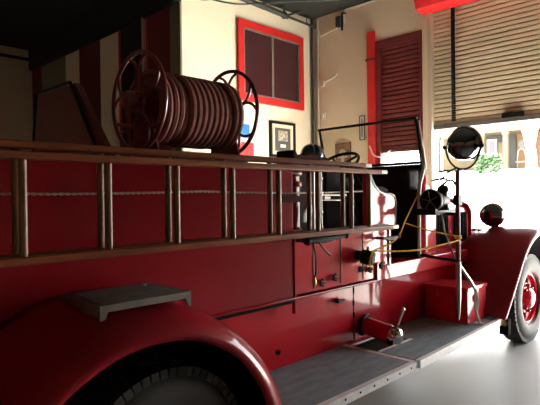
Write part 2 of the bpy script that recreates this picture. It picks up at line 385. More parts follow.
t = MB().tube(spline([(30, 9.70, 4.0), (30, 9.5, 4.9), (30, 9.35, 5.8), (29.9, 8.9, 7.4)]), [.22-.004*k for k in range(25)], 10)
t.build('branch', 'bark', tr)
bk = thing('garden_chair', 'dark arched back chair on the porch beside the tree', 'chair', (38.5, 13.0, 3.35))
for yy in (12.75, 13.3): MB().tube([(38.5, yy, 3.33), (38.5, yy, 4.2)], .035, 8).build('leg', 'greymount', bk)
MB().tube(spline([(38.5, 12.75, 4.2), (38.5, 12.85, 4.6), (38.5, 13.02, 4.72), (38.5, 13.2, 4.6), (38.5, 13.3, 4.2)]), .04, 8).build('backrest', 'greymount', bk)
B(38.2, 38.7, 12.72, 13.33, 3.75, 3.82).build('seat', 'greymount', bk)

# ------------------------------------------------------------------ the fire engine
YC = 2.82
TR = thing('fire_engine', 'vintage red open cab fire engine parked along the garage', 'fire engine', (3.2, YC, 0))
YBODY = 2.2
# chassis and lower compartments
MB().box(-1.3, 6.1, 2.42, 2.52, .42, .62).build('chassis_rail', 'well', TR)
MB().box(-1.3, 6.1, 3.12, 3.22, .42, .62).build('chassis_rail', 'well', TR)
lp = MB().prism([(1.25, .40), (5.35, .40), (5.35, .62), (5.0, .84), (1.25, .84)], 'Y', 2.265, 2.40)
lower = lp.build('lower_side_panel', 'red_lit', TR, bevel=.006)
for z in (.80, .71, .62, .53, .46): MB().cyl((3.165, 2.262, z-.02), (3.165, 2.262, z+.02), .006, n=8).build('hinge_pin', 'blackmetal', lower)
B(3.162, 3.168, 2.262, 2.266, .42, .835).build('hinge_seam', 'dark_red', lower)
h = MB().cyl((2.95, 2.27, .757), (2.95, 2.235, .757), .016); h.box(2.93, 3.01, 2.225, 2.24, .747, .767)
lab(h.build('latch_handle', 'blackmetal', lower), 'small black turn handle')
lab(MB().cyl((2.35, 2.266, .52), (2.35, 2.258, .52), .016).build('keyhole', 'well', lower), 'small dark keyhole')
# upper body
up = MB().prism([(-1.3, .85), (2.44, .85), (2.44, 1.70), (-1.3, 1.70)], 'Y', YBODY, 3.44)
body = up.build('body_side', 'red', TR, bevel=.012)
mo = MB().box(-1.3, 3.36, YBODY-.016, YBODY+.08, .850, .866)
mo.build('ledge_molding', 'red', body, bevel=.006)
lab(B(1.78, 2.42, 2.186, 2.262, .832, .8495).build('gap', 'well', body), 'dark gap under the body ledge')
lab(MB().box(2.436, 2.450, YBODY-.008, YBODY+.02, .76, 1.265).build('corner_strip', 'red_lit', body), 'narrow vertical corner strip')
# pump panel and cab side
pp = MB().prism([(2.452, .872), (3.57, .872), (3.57, 1.265), (2.452, 1.265)], 'Y', YBODY+.005, 2.34)
panel = pp.build('pump_panel', 'red_lit', TR, bevel=.006)
for x in (2.63, 2.93, 3.20): B(x, x+.008, YBODY, YBODY+.01, .89, 1.26).build('seam', 'dark_red', panel)
def knob(x, z, r=.030):
    k = MB(); k.cyl((x, YBODY, z), (x, YBODY-.012, z), .009, n=8)
    for i in range(5):
        a = 2*PI*i/5; k.ball((x+.6*r*math.cos(a), YBODY-.016, z+.6*r*math.sin(a)), r*.42, 8, 6)
    k.ball((x, YBODY-.016, z), r*.5, 8, 6)
    lab(k.build('valve_knob', 'dark_red', panel), 'small lobed valve knob')
for x, z in ((2.70, .925), (2.84, .945), (3.27, .955), (3.42, .965)): knob(x, z)
lab(MB().cyl((3.165, YBODY+.004, .965), (3.165, YBODY-.004, .965), .022).build('round_hole', 'well', panel), 'round black hole')
lab(B(2.77, 2.86, YBODY-.004, YBODY+.006, 1.195, 1.212).build('label_plate', 'white', panel), 'small white label plate')
# outlet pointing out of the panel
od = Vector((.35, -1, -.22)).normalized(); oc = Vector((3.12, YBODY+.01, 1.075))
outlet = MB().lathe([(0, 0), (.034, 0), (.038, .04), (.052, .05), (.056, .11), (.048, .118), (.048, .135), (0, .14)], oc, od, 24).build('discharge_outlet', 'blackmetal', TR)
for i in range(3):
    a = 2*PI*i/3+.5; _, u, v = frame(od); c = oc+od*.08
    MB().cyl(c+(u*math.cos(a)+v*math.sin(a))*.05, c+(u*math.cos(a)+v*math.sin(a))*.078, .010, n=8).build('lug', 'darkchrome', outlet)
# latch hardware and hanging cord under the ladder
lb = MB().tube([(2.36, 2.10, 1.235), (2.50, 2.10, 1.225), (2.62, 2.10, 1.225), (2.86, 2.10, 1.235)], [.010, .022, .024, .010], 10)
lb.cyl((2.62, 2.10, 1.225), (2.62, YBODY+.01, 1.225), .012); lb.ball((2.44, 2.09, 1.225), .026, 12, 8); lb.ball((2.86, 2.10, 1.235), .020, 12, 8)
brk = lb.build('ladder_bracket', 'blackmetal', TR)
MB().tube(spline([(2.50, 2.09, 1.215), (2.52, 2.09, 1.12), (2.535, 2.10, 1.02), (2.53, 2.11, .99)]), .006, 8).build('cord', 'wood', brk)
MB().lathe([(0, 0), (.010, .005), (.014, .03), (.006, .055), (0, .06)], (2.53, 2.11, .935), (0, 0, 1), 12).build('brass_pull', 'brass', brk)
MB().tube(spline([(2.55, 2.09, 1.22), (2.60, 2.08, 1.16), (2.66, 2.08, 1.12)]), .008, 8).build('hook', 'wood', brk)
# second bracket near the cab
lb = MB().tube([(3.28, 2.08, 1.19), (3.38, 2.08, 1.18), (3.50, 2.08, 1.19)], [.008, .02, .008], 10); lb.cyl((3.38, 2.08, 1.18), (3.38, YBODY+.01, 1.18), .01)
lb.ball((3.50, 2.08, 1.19), .018, 10, 8); lb.build('ladder_bracket', 'dark_red', TR)
# pump riser, chrome rods behind the ladder
rs = MB().lathe([(0, 0), (.07, 0), (.07, .03), (.052, .04), (.052, .30), (.075, .305), (.075, .33), (.05, .34), (.05, .37), (.075, .375), (.075, .40), (0, .41)], (2.50, 2.28, 1.265), (0, 0, 1), 24)
rs.build('pump_riser', 'red', TR)
for z in (1.28, 1.655): lab(MB().torus((2.50, 2.28, z), (0, 0, 1), .070, .009).build('riser_collar', 'dullchrome', TR), 'bright collar of the red riser')
lab(B(2.550, 2.560, 2.255, 2.27, 1.29, 1.65).build('riser_strip', 'dullchrome', TR), 'bright strip on the red riser')
for x in (2.58, 2.655):
    g = MB().cyl((x, 2.15, 1.265), (x, 2.15, 1.70), .007)
    if x > 2.6:
        for z in (1.30, 1.40, 1.52, 1.62): g.ball((x, 2.15, z), .013, 10, 8)
    g.build('grab_rod', 'dullchrome', TR)
B(2.30, 2.57, 2.16, 2.17, 1.468, 1.508).build('dark_rail', 'dome_base', TR)
for (a, b, z, r) in ((2.66, 2.93, 1.513, .006), (2.66, 2.88, 1.478, .004), (2.68, 2.74, 1.497, .013)): MB().cyl((a, 2.15, z), (b, 2.15, z-.003), r, n=10).build('control_rod', 'dullchrome', TR)
wp = MB().prism([(2.535, 1.335), (2.54, 1.39), (2.57, 1.43), (2.60, 1.455), (2.62, 1.45), (2.625, 1.41), (2.615, 1.36), (2.60, 1.335), (2.58, 1.36), (2.56, 1.335)], 'Y', 2.20, 2.215)  # reflection on the red riser, modelled as a white plate
lab(wp.build('white_glint', 'white', TR), 'white glint of the red riser built as a curved plate')
# seat
sb = MB().box(2.56, 3.02, 2.42, 3.30, 1.2, 1.70); sb.build('seat_back', 'black', TR, bevel=.03)
B(3.02, 3.28, 2.40, 2.44, 1.262, 1.70).build('seat_lining', 'black', TR, bevel=.01)
B(2.47, 3.05, 2.25, 3.40, 1.700, 1.725).build('seat_top_board', 'dark_red', TR, bevel=.006)
B(2.95, 3.55, 2.34, 3.30, 1.08, 1.26).build('seat_cushion', 'black', TR, bevel=.05)
B(2.60, 3.45, 2.35, 3.30, .86, 1.08).build('seat_box', 'maroon', TR)
for yy in (2.23,):
    prof = [(3.290, 1.262), (3.660, 1.262), (3.670, 1.46), (3.650, 1.50), (3.605, 1.515), (3.515, 1.515), (3.435, 1.535), (3.370, 1.58), (3.325, 1.64), (3.295, 1.70), (3.290, 1.70)]
    arm = MB().prism(prof, 'Y', yy-.025, yy+.03).build('seat_side', 'red_lit', TR, bevel=.004)
    edge = [(3.660, 1.27), (3.670, 1.46), (3.650, 1.50), (3.605, 1.515), (3.515, 1.515), (3.435, 1.535), (3.370, 1.58), (3.325, 1.64), (3.295, 1.70)]
    MB().tube([(a, yy-.022, b) for a, b in edge], .010, 8).build('edge_bead', 'dullchrome', arm)
    MB().tube([(a-.01, yy+.06, b+.03) for a, b in edge[2:]], .034, 10).build('leather_roll', 'black', arm)
B(3.55, 3.575, YBODY-.006, YBODY+.12, .95, 1.262).build('cab_door_post', 'red', TR)
# cab sill, floor, firewall, cowl
sil = MB().box(3.36, 5.0, YBODY+.0, 2.42, .845, .965); sil.box(3.36, 3.40, YBODY-.015, YBODY, .85, .99)
sil.build('cab_sill', 'red_lit', TR, bevel=.008)
B(3.55, 4.2, 2.42, 3.25, .85, .90).build('cab_floor', 'black', TR)
fwl = MB().box(4.22, 4.26, 2.29, 3.36, .90, 1.755); fwl.build('firewall', 'black', TR, bevel=.01)
db = MB().box(4.02, 4.22, 2.29, 3.36, 1.55, 1.74); db.build('dashboard', 'black', TR, bevel=.03)
for yy in (2.9, 3.1): lab(MB().cyl((4.02, yy, 1.64), (4.01, yy, 1.64), .05).build('gauge', 'dullchrome', TR), 'round dashboard gauge')
rim = spline([(4.225, 2.25, 1.775), (4.19, 2.245, 1.70), (4.13, 2.24, 1.60), (4.105, 2.235, 1.50), (4.10, 2.235, 1.25), (4.10, 2.235, .97)])
lab(MB().tube(rim, .016, 10).build('cowl_rim', 'white', TR), 'pale curved rim of the cab opening')
cw = MB().grid([[(p.x, p.y, p.z) for p in rim], [(4.24, 2.235, min(1.60, p.z)) for p in rim], [(4.40, 2.237, min(1.50, p.z)) for p in rim], [(4.48, 2.32, min(1.42, p.z)) for p in rim], [(4.52, 2.42, min(1.38, p.z)) for p in rim]])
cw.build('cowl_side', 'red_lit', TR, solid=.01)
ct = MB().grid([[(4.235, a, 1.768) for a in (2.26, 2.5, 2.82, 3.14, 3.38)], [(4.30, 2.30, 1.62), (4.30, 2.5, 1.68), (4.30, 2.82, 1.70), (4.30, 3.14, 1.68), (4.30, 3.34, 1.62)], [(4.42, 2.42, 1.36), (4.45, 2.55, 1.42), (4.46, 2.82, 1.46), (4.45, 3.09, 1.42), (4.42, 3.22, 1.36)]])
ct.build('cowl_top', 'red_lit', TR, solid=.01)
# windshield
wsb = (4.235, 1.77); wst = (4.125, 2.18)
ws = MB()
def wp_(y, t): return (wsb[0]+(wst[0]-wsb[0])*t, y, wsb[1]+(wst[1]-wsb[1])*t)
YA, YZ = 2.275, 3.35
ws.tube([wp_(YA, 0), wp_(YA, 1)], 0.0125, 8); ws.tube([wp_(YZ, 0), wp_(YZ, 1)], 0.0125, 8); ws.tube([wp_(YA-.015, 1), wp_(YZ+.015, 1)], 0.0125, 8); ws.tube([wp_(YA, .06), wp_(YZ, .06)], 0.0125, 8)
wsh = ws.build('windshield_frame', 'blackmetal', TR)
MB().grid([[wp_(YA, .06), wp_(YZ, .06)], [wp_(YA, 1), wp_(YZ, 1)]]).build('windshield_glass', 'glass', wsh, solid=.005)
t = MB().tube([wp_(YA, 0), wp_(YZ, 0)], .012, 8); t.build('sill_strip', 'chrome', wsh)
t = MB().tube([(wp_(YA-.03, 0)[0]+.0, YA-.025, 1.72), wp_(YA-.025, .25), wp_(YA-.022, .95)], [.022, .016, .010], 10)
t.build('windshield_post', 'dullchrome', wsh)
# steering wheel
sw_ = MB(); c = Vector((3.58, 2.72, 1.775)); ax = Vector((-.55, 0, .84)).normalized()
sw_.torus(c, ax, .195, .014, 40, 8)
d, u, v = frame(ax)
for k in range(4):
    a = PI/4+k*PI/2; sw_.cyl(c-d*.02, c+(u*math.cos(a)+v*math.sin(a))*.19, .011, n=8)
sw_.cyl(c-d*.6, c+d*.01, .022); sw_.ball(c, .03)
sw_.build('steering_wheel', 'blackmetal', TR)
# hood
sec = [(2.42, .95), (2.42, 1.30), (2.45, 1.365), (2.53, 1.41), (2.68, 1.44), (2.82, 1.45), (2.96, 1.44), (3.11, 1.41), (3.19, 1.365), (3.22, 1.30), (3.22, .95)]
hood = MB().prism(sec, 'X', 4.40, 5.52).build('hood', 'red_lit', TR)
for (x0, x1) in ((4.72, 5.02), (5.16, 5.46)):
    l = MB()
    n = int((x1-x0)/.035)
    for k in range(n):
        x = x0+k*(x1-x0)/n
        l.box(x, x+.022, 2.402, 2.424, 1.02, 1.31, rot=Matrix.Rotation(R(18), 3, 'Z'))
    l.box(x0, x1, 2.412, 2.419, 1.01, 1.32)
    lab(l.build('hood_louvre', 'well', hood), 'dark louvred vent in the hood side')
sec2 = [(2.40, .80), (2.39, 1.32), (2.43, 1.40), (2.53, 1.45), (2.82, 1.49), (3.11, 1.45), (3.21, 1.40), (3.25, 1.32), (3.24, .80)]
MB().prism(sec2, 'X', 5.52, 5.66).build('radiator_shell', 'red_lit', TR, bevel=.012)
B(4.42, 5.5, 2.45, 3.19, .60, .95).build('engine_block', 'well', TR)
fb = MB().tube([(6.36, 1.75, .62), (6.42, 2.2, .62), (6.44, 2.82, .62), (6.42, 3.44, .62), (6.36, 3.89, .62)], .05, 12)
fb.box(5.6, 6.40, 2.42, 2.52, .58, .66); fb.box(5.6, 6.40, 3.12, 3.22, .58, .66)
fb.build('front_bumper', 'chrome', TR)

# ---- wheels
def wheel(x, yo, R0=.44, w=.20, sgn=-1, rot=0.0, full=False):
    """outer face at y=yo, facing sgn*Y"""
    o = Vector((x, yo, R0)); ax = (0, -sgn, 0); k_ = R0/.44
    t = MB().lathe([(.255, .02), (.275, .006), (.33, -.004), (.385, .004), (.42, .026), (.436, .05), (.44, w/2), (.436, w-.05), (.42, w-.026), (.385, w-.004), (.33, w+.004), (.275, w-.006), (.255, w-.02), (.255, .02)], o, ax, 64)
    if R0 != .44:
        for q in t.bm.verts:
            d = q.co-o; d.x *= k_; d.z *= k_; q.co = o+d
    n = 60
    for k in range(n):
        a = 2*PI*k/n+rot; rt = Matrix.Rotation(-a*(1), 3, 'Y')
        for (h0, h1) in ((.018, .062), (w-.062, w-.018)):
            ys = sorted((yo-sgn*h0, yo-sgn*h1))
            t.box(x-.0168, x+.0168, ys[0], ys[1], R0*1.92, R0*2.018, rot=rt, piv=(x, yo, R0))
        ys = sorted((yo-sgn*.075, yo-sgn*(w-.075)))
        t.box(x-.016, x+.016, ys[0], ys[1], R0*1.955, R0*2.014, rot=Matrix.Rotation(-a-PI/n, 3, 'Y'), piv=(x, yo, R0))
    wt = t.build('wheel', 'rubber', TR)
    r = MB().lathe([(.262, .004), (.268, .012), (.262, .028), (.235, .035), (.225, .075), (.20, .085), (.15, .06), (.11, .05), (.105, .02), (.085, .0), (.06, -.012), (0, -.016)], o, ax, 48)
    r.lathe([(0, w*.7), (.15, w*.7), (.255, w*.9), (.255, .03)], o, ax, 32)
    rim = r.build('rim', 'red_lit', wt)
    if R0 != .44:
        for q in rim.data.vertices:
            d = q.co+wt.location+TR.location-o; d.x *= k_; d.z *= k_; q.co = o+d-TR.location-wt.location
    if not full: return wt
    for k in range(6):
        a = 2*PI*k/6+.3; c = Vector((x+.178*math.cos(a), yo-sgn*.066, R0+.178*math.sin(a)))
        MB().lathe([(0, 0), (.026, 0), (.026, .012), (0, .012)], c, (0, sgn, 0), 14).build('hand_hole', 'well', wt)
    for k in range(8):
        a = 2*PI*k/8; c = Vector((x+.128*math.cos(a), yo-sgn*.058, R0+.128*math.sin(a)))
        MB().lathe([(0, 0), (.018, 0), (.018, .025), (.010, .038), (0, .038)], c, (0, sgn, 0), 6).build('wheel_nut', 'red', wt)
    return wt
AXF, AXR = 5.60, 1.17
RR = .405
wheel(AXF, 1.80, rot=.05, full=True); wheel(AXR, 1.735, RR, rot=.02)
wheel(AXR, 1.985, RR); wheel(AXF, 3.84, sgn=1); wheel(AXR, 3.90, RR, sgn=1)
ax_ = MB().cyl((AXR, 1.95, .405), (AXR, 3.7, .405), .055); ax_.ball((AXR, YC, .405), .19); ax_.build('rear_axle', 'well', TR)
MB().cyl((AXF, 1.98, .44), (AXF, 3.66, .44), .045).build('front_axle', 'well', TR)

# ---- rear fender
def rad(th):       # crown growth towards the front foot
    d = abs(90-th)
    pts = [(0, 0.), (28, .015), (54, .05), (85, .115), (110, .14)]
    for (a, b), (c, e) in zip(pts, pts[1:]):
        if d <= c: return b+(e-b)*(d-a)/(c-a)
    return .14
cx, cz = 1.07, .40
ST = [(1.655, .560), (1.650, .575), (1.655, .59), (1.68, .615), (1.72, .637), (1.78, .653), (1.86, .668), (2.0, .685), (2.12, .692), (2.205, .695)]
rows = []
for k in range(49):
    th = -12+204*k/48; d = abs(90-th); g = rad(th)
    row = []
    for y, r in ST:
        lipw = min(1, max(0, (r-.56)/.09)); rr = r+g*(.35+.65*lipw)
        row.append((cx+rr*math.cos(R(th)), y, cz+rr*math.sin(R(th))))
    rows.append(row)
rf = MB().grid(rows).build('rear_fender', 'red', TR, solid=.008, smooth=60)
rows = []
for k in range(49):
    th = -12+204*k/48; g = rad(th)
    rows.append([(cx+(.575+g*.35)*math.cos(R(th)), 1.67, cz+(.575+g*.35)*math.sin(R(th))), (cx+(.62+g)*math.cos(R(th)), 1.80, cz+(.62+g)*math.sin(R(th))), (cx+(.655+g)*math.cos(R(th)), 2.19, cz+(.655+g)*math.sin(R(th))), (cx, 2.195, cz)])
MB().grid(rows).build('wheel_well', 'well', rf)

# ---- front fender
prof = [(4.56, .43), (4.64, .50), (4.76, .62), (4.88, .745), (5.01, .88), (5.144, .995), (5.32, 1.09), (5.524, 1.144), (5.72, 1.15), (5.95, 1.10), (6.15, .98), (6.28, .82), (6.34, .62)]
prof = [(p.x, p.z) for p in spline([(a, 0, b) for a, b in prof], 4)]
FS = [(1.700, -.050), (1.694, -.030), (1.70, -.012), (1.73, .006), (1.79, .020), (1.90, .028), (2.05, .022), (2.2, .0), (2.32, -.04), (2.40, -.09)]
def frow(y, dn):
    out = []
    for i, (a, b) in enumerate(prof):
        p = prof[max(i-1, 0)]; q = prof[min(i+1, len(prof)-1)]
        t = Vector((q[0]-p[0], q[1]-p[1])).normalized()
        out.append((a-t.y*dn, y, b+t.x*dn))
    return out
ff = MB().grid([frow(y, d) for y, d in FS]).build('front_fender', 'red', TR, solid=.008, smooth=60)
MB().grid([frow(1.715, -.07), frow(1.9, -.05), frow(2.38, -.10)]).build('fender_lining', 'well', ff)
mk = MB().box(4.60, 4.66, 1.675, 1.75, .285, .42); lab(mk.build('mud_flap', 'well', ff), 'black flap under the fender tip')
lab(MB().lathe([(0, .012), (.022, .010), (.028, 0), (0, 0)], (4.60, 1.705, .385), (-1, -.45, 0), 16).build('amber_reflector', 'amber', ff), 'small amber reflector at the fender tip')
# headlamp
hl = MB().lathe([(0, -.13), (.055, -.127), (.094, -.10), (.12, -.05), (.128, 0), (.131, .012), (.110, .025), (.06, .045), (0, .052)], (5.56, 2.18, 1.285), (1, 0, .04), 32)
hl.cyl((5.56, 2.18, 1.18), (5.56, 2.18, 1.07), .018); hl.cyl((5.56, 2.18, 1.12), (5.56, 2.45, 1.12), .015)
hlp = hl.build('headlamp', 'darkchrome', TR)

# ---- running board
rb = MB().prism([(1.72, 1.70), (3.02, 1.69), (3.02, 2.30), (1.72, 2.30)], 'Z', .39, .42)
rbo = rb.build('running_board', 'tread', TR, bevel=.003)
e = MB().box(1.72, 3.02, 1.678, 1.70, .375, .424); e.box(1.72, 3.02, 1.678, 1.712, .4205, .425)
lab(e.build('edge_trim', 'alu', rbo), 'bright aluminium edge strip')
for k in range(9): MB().cyl((1.84+k*.14, 1.680, .402), (1.84+k*.14, 1.675, .402), .007, n=8).build('rivet', 'blackmetal', rbo)
rb = MB().prism([(3.06, 1.69), (4.60, 1.735), (4.60, 2.30), (3.50, 2.30), (3.50, 1.99), (3.06, 1.99)], 'Z', .395, .425)
rb2 = rb.build('running_board', 'tread', TR, bevel=.003)
e = MB().prism([(3.06, 1.667), (4.60, 1.715), (4.60, 1.745), (3.06, 1.699)], 'Z', .375, .430)
lab(e.build('edge_trim', 'alu', rb2), 'bright aluminium edge strip')
lab(B(3.02, 3.06, 1.68, 2.30, .400, .4215).build('joint_strip', 'alu', rbo), 'metal joint strip between the boards')
lab(B(3.06, 3.50, 1.965, 1.99, .40, .4275).build('joint_strip', 'alu', rb2), 'metal strip along the pit edge')
B(3.0, 3.54, 1.96, 2.32, .25, .30).build('board_pit', 'well', TR)
MB().box(1.75, 4.6, 2.2, 2.24, .20, .40).build('board_hanger', 'well', TR)
# ---- suction inlet
so = Vector((3.285, 2.27, .530)); sd = Vector((.07, -1, -.20)).normalized()
inl = MB().lathe([(0, 0), (.066, 0), (.066, .21), (.073, .215), (.073, .24), (0, .24)], so, sd, 32).build('suction_inlet', 'red_lit', TR)
MB().torus(so+sd*.02, sd, .074, .014, 32, 8).build('flange', 'blackmetal', inl)
cp = MB().lathe([(.069, .24), (.071, .27), (.065, .305), (.035, .325), (0, .33)], so, sd, 28)
cp.cyl(so+sd*.28+Vector((0, 0, .05)), so+sd*.31+Vector((.05, 0, .20)), .012, .017, 10)
cp.ball(so+sd*.31+Vector((.05, 0, .20)), .019, 12, 8)
cp.cyl(so+sd*.28+Vector((0, 0, -.05)), so+sd*.30+Vector((-.02, 0, -.065)), .014, .014, 10)
lab(cp.build('inlet_cap', 'chrome', inl), 'chrome domed cap with an upright handle')

# ---- lamp pole with searchlight and siren
PX, PY = 4.02, 1.85
pole = MB().cyl((PX, PY, .94), (PX, PY, 1.70), .018).build('lamp_pole', 'maroon', TR)
MB().lathe([(0, 0), (.010, .01), (.017, .12), (.021, .2), (.021, .47), (0, .47)], (PX, PY, .49), (0, 0, 1), 16).build('lower_sleeve', 'dullchrome', pole)
br = MB().tube([(PX, PY, .95), (4.16, 1.815, .80), (4.22, 1.80, .72)], .012, 8); br.tube(spline([(4.22, 1.80, .73), (4.25, 1.795, .62), (4.25, 1.80, .52), (4.28, 1.79, .428)]), .013, 8)
br.tube(spline([(4.215, 1.795, .72), (4.19, 1.79, .60), (4.24, 1.79, .48)]), .009, 8); br.cyl((4.28, 1.79, .426), (4.28, 1.79, .434), .035)
br.build('brace', 'dullchrome', pole)
MB().tube([(4.10, 2.215, .985), (PX, PY, .965)], .014, 8).build('lower_bracket', 'darkchrome', pole)
# searchlight
SC = Vector((4.13, 1.845, 1.915)); sa = Vector((1, -.10, .30)).normalized()
sl_ = MB().lathe([(0, -.15), (.035, -.146), (.075, -.126), (.105, -.09), (.124, -.045), (.131, .0), (.131, .02)], SC, sa, 40)
sl_.lathe([(.131, .02), (.138, .022), (.138, .05), (.13, .056), (.08, .07), (0, .078)], SC, sa, 40)
srch = sl_.build('searchlight', 'darkchrome', TR)
MB().torus(SC+sa*.036, sa, .136, .011, 40, 8).build('lamp_rim', 'chrome', srch)
d, u, v = frame(sa); u = Vector((0, 1, 0)); u = (u-sa*u.dot(sa)).normalized(); v = sa.cross(u); v = v if v.z > 0 else -v
YK = SC+Vector((-.02, 0, -.02))
yk = [YK+u*.150*math.cos(a)+Vector((0, 0, 1))*.185*math.sin(a) for a in [PI+PI*k/20 for k in range(21)]]
y_ = MB().tube(yk, .008, 8)
for q in (-1, 1):
    y_.cyl(YK+u*q*.12, YK+u*q*.17, .013); y_.ball(YK+u*q*.165, .018, 10, 8)
y_.tube([YK+Vector((0, 0, -.185)), (PX+.03, PY, 1.70), (PX, PY, 1.685)], .013, 8)
y_.build('yoke', 'blackmetal', srch)
# siren on its tray between pole and cowl
SO = Vector((4.02, 2.085, 1.455))
si = MB().lathe([(0, -.01), (.085, -.01), (.098, .0), (.098, .035), (.08, .05)], SO, (1, .05, 0), 32)
si.lathe([(.08, .05), (.06, .07), (.045, .10), (.045, .13), (.062, .14), (.062, .26), (.03, .29), (0, .29)], SO, (1, .05, 0), 24)
sir = si.build('siren', 'blackmetal', TR)
gr = MB()
for k in range(5):
    a = 2*PI*k/5+.2; gr.tube([SO+Vector((-.013, 0, 0)), SO+Vector((-.013, .08*math.cos(a), .08*math.sin(a)))], .004, 6)
gr.torus(SO+Vector((0, 0, 0)), (1, 0, 0), .096, .006, 32, 6)
lab(gr.build('grille', 'dullchrome', sir), 'thin star shaped grille on the siren face')
tr_ = MB().box(3.92, 4.36, 1.98, 2.20, 1.340, 1.375); tr_.box(3.90, 3.93, 1.98, 2.20, 1.34, 1.39)
tr_.cyl((PX, PY, 1.345), (4.12, 2.0, 1.345), .014); tr_.cyl((4.10, 2.08, 1.352), (4.10, 2.08, 1.41), .03); tr_.cyl((4.28, 2.08, 1.352), (4.28, 2.08, 1.40), .025)
tr_.build('tray', 'blackmetal', sir)
for pts, r in (([(4.20, 2.08, 1.58), (4.16, 2.0, 1.62), (4.08, 1.92, 1.62), (PX, PY, 1.56)], .010), ([(4.20, 2.10, 1.60), (4.10, 2.0, 1.66), (4.05, 1.92, 1.70), (PX, PY, 1.72)], .008), ([(4.20, 2.16, 1.63), (4.12, 2.04, 1.64), (4.10, 1.99, 1.635), (4.08, 1.97, 1.63)], .010), ([(4.14, 2.06, 1.70), (4.12, 2.0, 1.705), (4.1, 1.95, 1.70), (4.09, 1.94, 1.70)], .009)):
    MB().tube(spline(pts), r, 8).build('wiring', 'blackmetal', sir)
MB().tube([(4.15, 2.05, 1.335), (4.14, 2.02, 1.20), (4.06, 1.90, .98)], .008, 8).build('stay', 'dullchrome', sir)
MB().lathe([(0, 0), (.055, 0), (.045, .03), (.038, .06), (.038, .15), (.05, .16), (.05, .19), (.03, .21), (0, .22)], (4.24, 2.08, 1.375), (0, 0, 1), 16).build('motor_housing', 'blackmetal', sir)
B(PX-.03, PX+.03, PY-.025, PY+.025, 1.42, 1.50).build('pole_clamp', 'blackmetal', pole)
# red sloping bulkhead on the rear deck
hbp = MB().prism([(2.52, 1.70), (2.86, 2.155), (3.32, 2.165), (3.42, 1.70)], 'X', 1.30, 1.38).build('deck_bulkhead', 'dark_red', TR, bevel=.006)
eg = MB().tube([(1.296, 2.50, 1.70), (1.296, 2.855, 2.165), (1.296, 3.33, 2.172), (1.296, 3.43, 1.70)], .010, 6)
lab(eg.build('edge_binding', 'blackmetal', hbp), 'black edge binding of the red bulkhead')
MB().prism([(2.42, 1.70), (2.53, 1.70), (2.875, 2.15), (2.83, 2.16)], 'X', 1.31, 1.345).build('bulkhead_return', 'dark_red', hbp)

# ------------------------------------------------------------------ things on and by the engine
# two nested ladders
def ladder(name, label, y0, z0, z1, x0, x1, rx):
    t = thing(name, label, 'ladder', (x0, y0+.0275, z0), 'wooden ladders on the engine side')
    for z in (z0, z1): lab(B(x0, x1 if z > 1.5 else 3.09, y0, y0+.055, z-.0145, z+.0145).build('rail', 'wood', t, bevel=.006), 'long varnished wooden rail')
    for x in rx: MB().cyl((x, y0+.0275, z0+.015), (x, y0+.0275, z1-.015), .0145, n=14).build('rung', 'rung', t)
    return t
RX = [.685+.3262*k for k in range(-7, 8)]
la = ladder('wooden_ladder', 'nearer outer wooden ladder hung flat along the engine side', 1.872, 1.288, 1.660, -1.7, 2.955, RX[:-1]+[2.835])
for xx, in ((2.30,),):
    pass
lc = ladder('wooden_ladder', 'inner wooden ladder tucked behind the outer one against the engine', 1.938, 1.292, 1.703, -1.9, 2.87, [x+.0 for x in RX[:-1]])
for t, y0 in ((la, 1.872), (lc, 1.938)):
    for z in ((1.288, 1.660) if y0 < 1.9 else (1.292, 1.703)):
        xe = (2.955 if y0 < 1.9 else 2.87) if z > 1.5 else 3.09
        lab(B(xe, xe+.07, y0+.004, y0+.051, z-.0125, z+.0125).build('end_cap', 'guide', t, bevel=.004), 'pale worn rail end')
for x in (-.6, 1.36, 2.80): B(x, x+.03, 1.99, YBODY+.01, 1.262, 1.273).build('ladder_hook', 'blackmetal', TR)
# twisted cable strung behind the ladder rungs
cb = MB(); N = 700
for ph in (0, PI):
    pts = []
    for k in range(N+1):
        x = -1.2+4.2*k/N; a = k*2*PI/9+ph
        zz = 1.535-.010*math.sin(PI*((x+1.2) % 1.4)/1.4)
        pts.append((x, 2.06+.003*math.cos(a), zz+.003*math.sin(a)))
    cb.tube(pts, .0032, 5)
tag(cb.build('twisted_cable', 'cable'), 'thin twisted cable strung level behind the ladder rungs', 'cable')

# hose reel
RC = Vector((1.49, 2.46, 2.026)); RL = .64
hr = thing('hose_reel', 'red hose reel wound with ribbed reddish hose on the engine deck', 'hose reel', (1.84, 2.46, 1.70))
def flange(x, sgn):
    f = MB(); c = Vector((x, RC.y, RC.z)); Rr = .262
    f.torus(c, (1, 0, 0), Rr, .012, 56, 8)
    for k in range(5):
        a = PI/2+2*PI*k/5
        def pt(r, an): return (x, RC.y+r*math.cos(an), RC.z+r*math.sin(an))
        f.tube([pt(.03, a), pt(.15, a)], [.015, .011], 8)
        for s in (-1, 1): f.tube(spline([pt(.14, a), pt(.185, a+s*.06), pt(.225, a+s*.19), pt(.26, a+s*.36)], 5), .009, 8)
    f.cyl((x-.05*sgn, RC.y, RC.z), (x+.02*sgn, RC.y, RC.z), .035); f.torus(c, (1, 0, 0), .06, .012, 24, 8)
    return f.build('flange', 'reel_red', hr)
flange(RC.x, 1); flange(RC.x+RL, -1)
MB().cyl((RC.x+.02, RC.y, RC.z), (RC.x+RL-.02, RC.y, RC.z), .10, n=32).build('drum', 'reel_red', hr)
ho = MB(); pts = []; hrad = .0212
layers = [(.128, 15), (.158, 15), (.187, 14)]
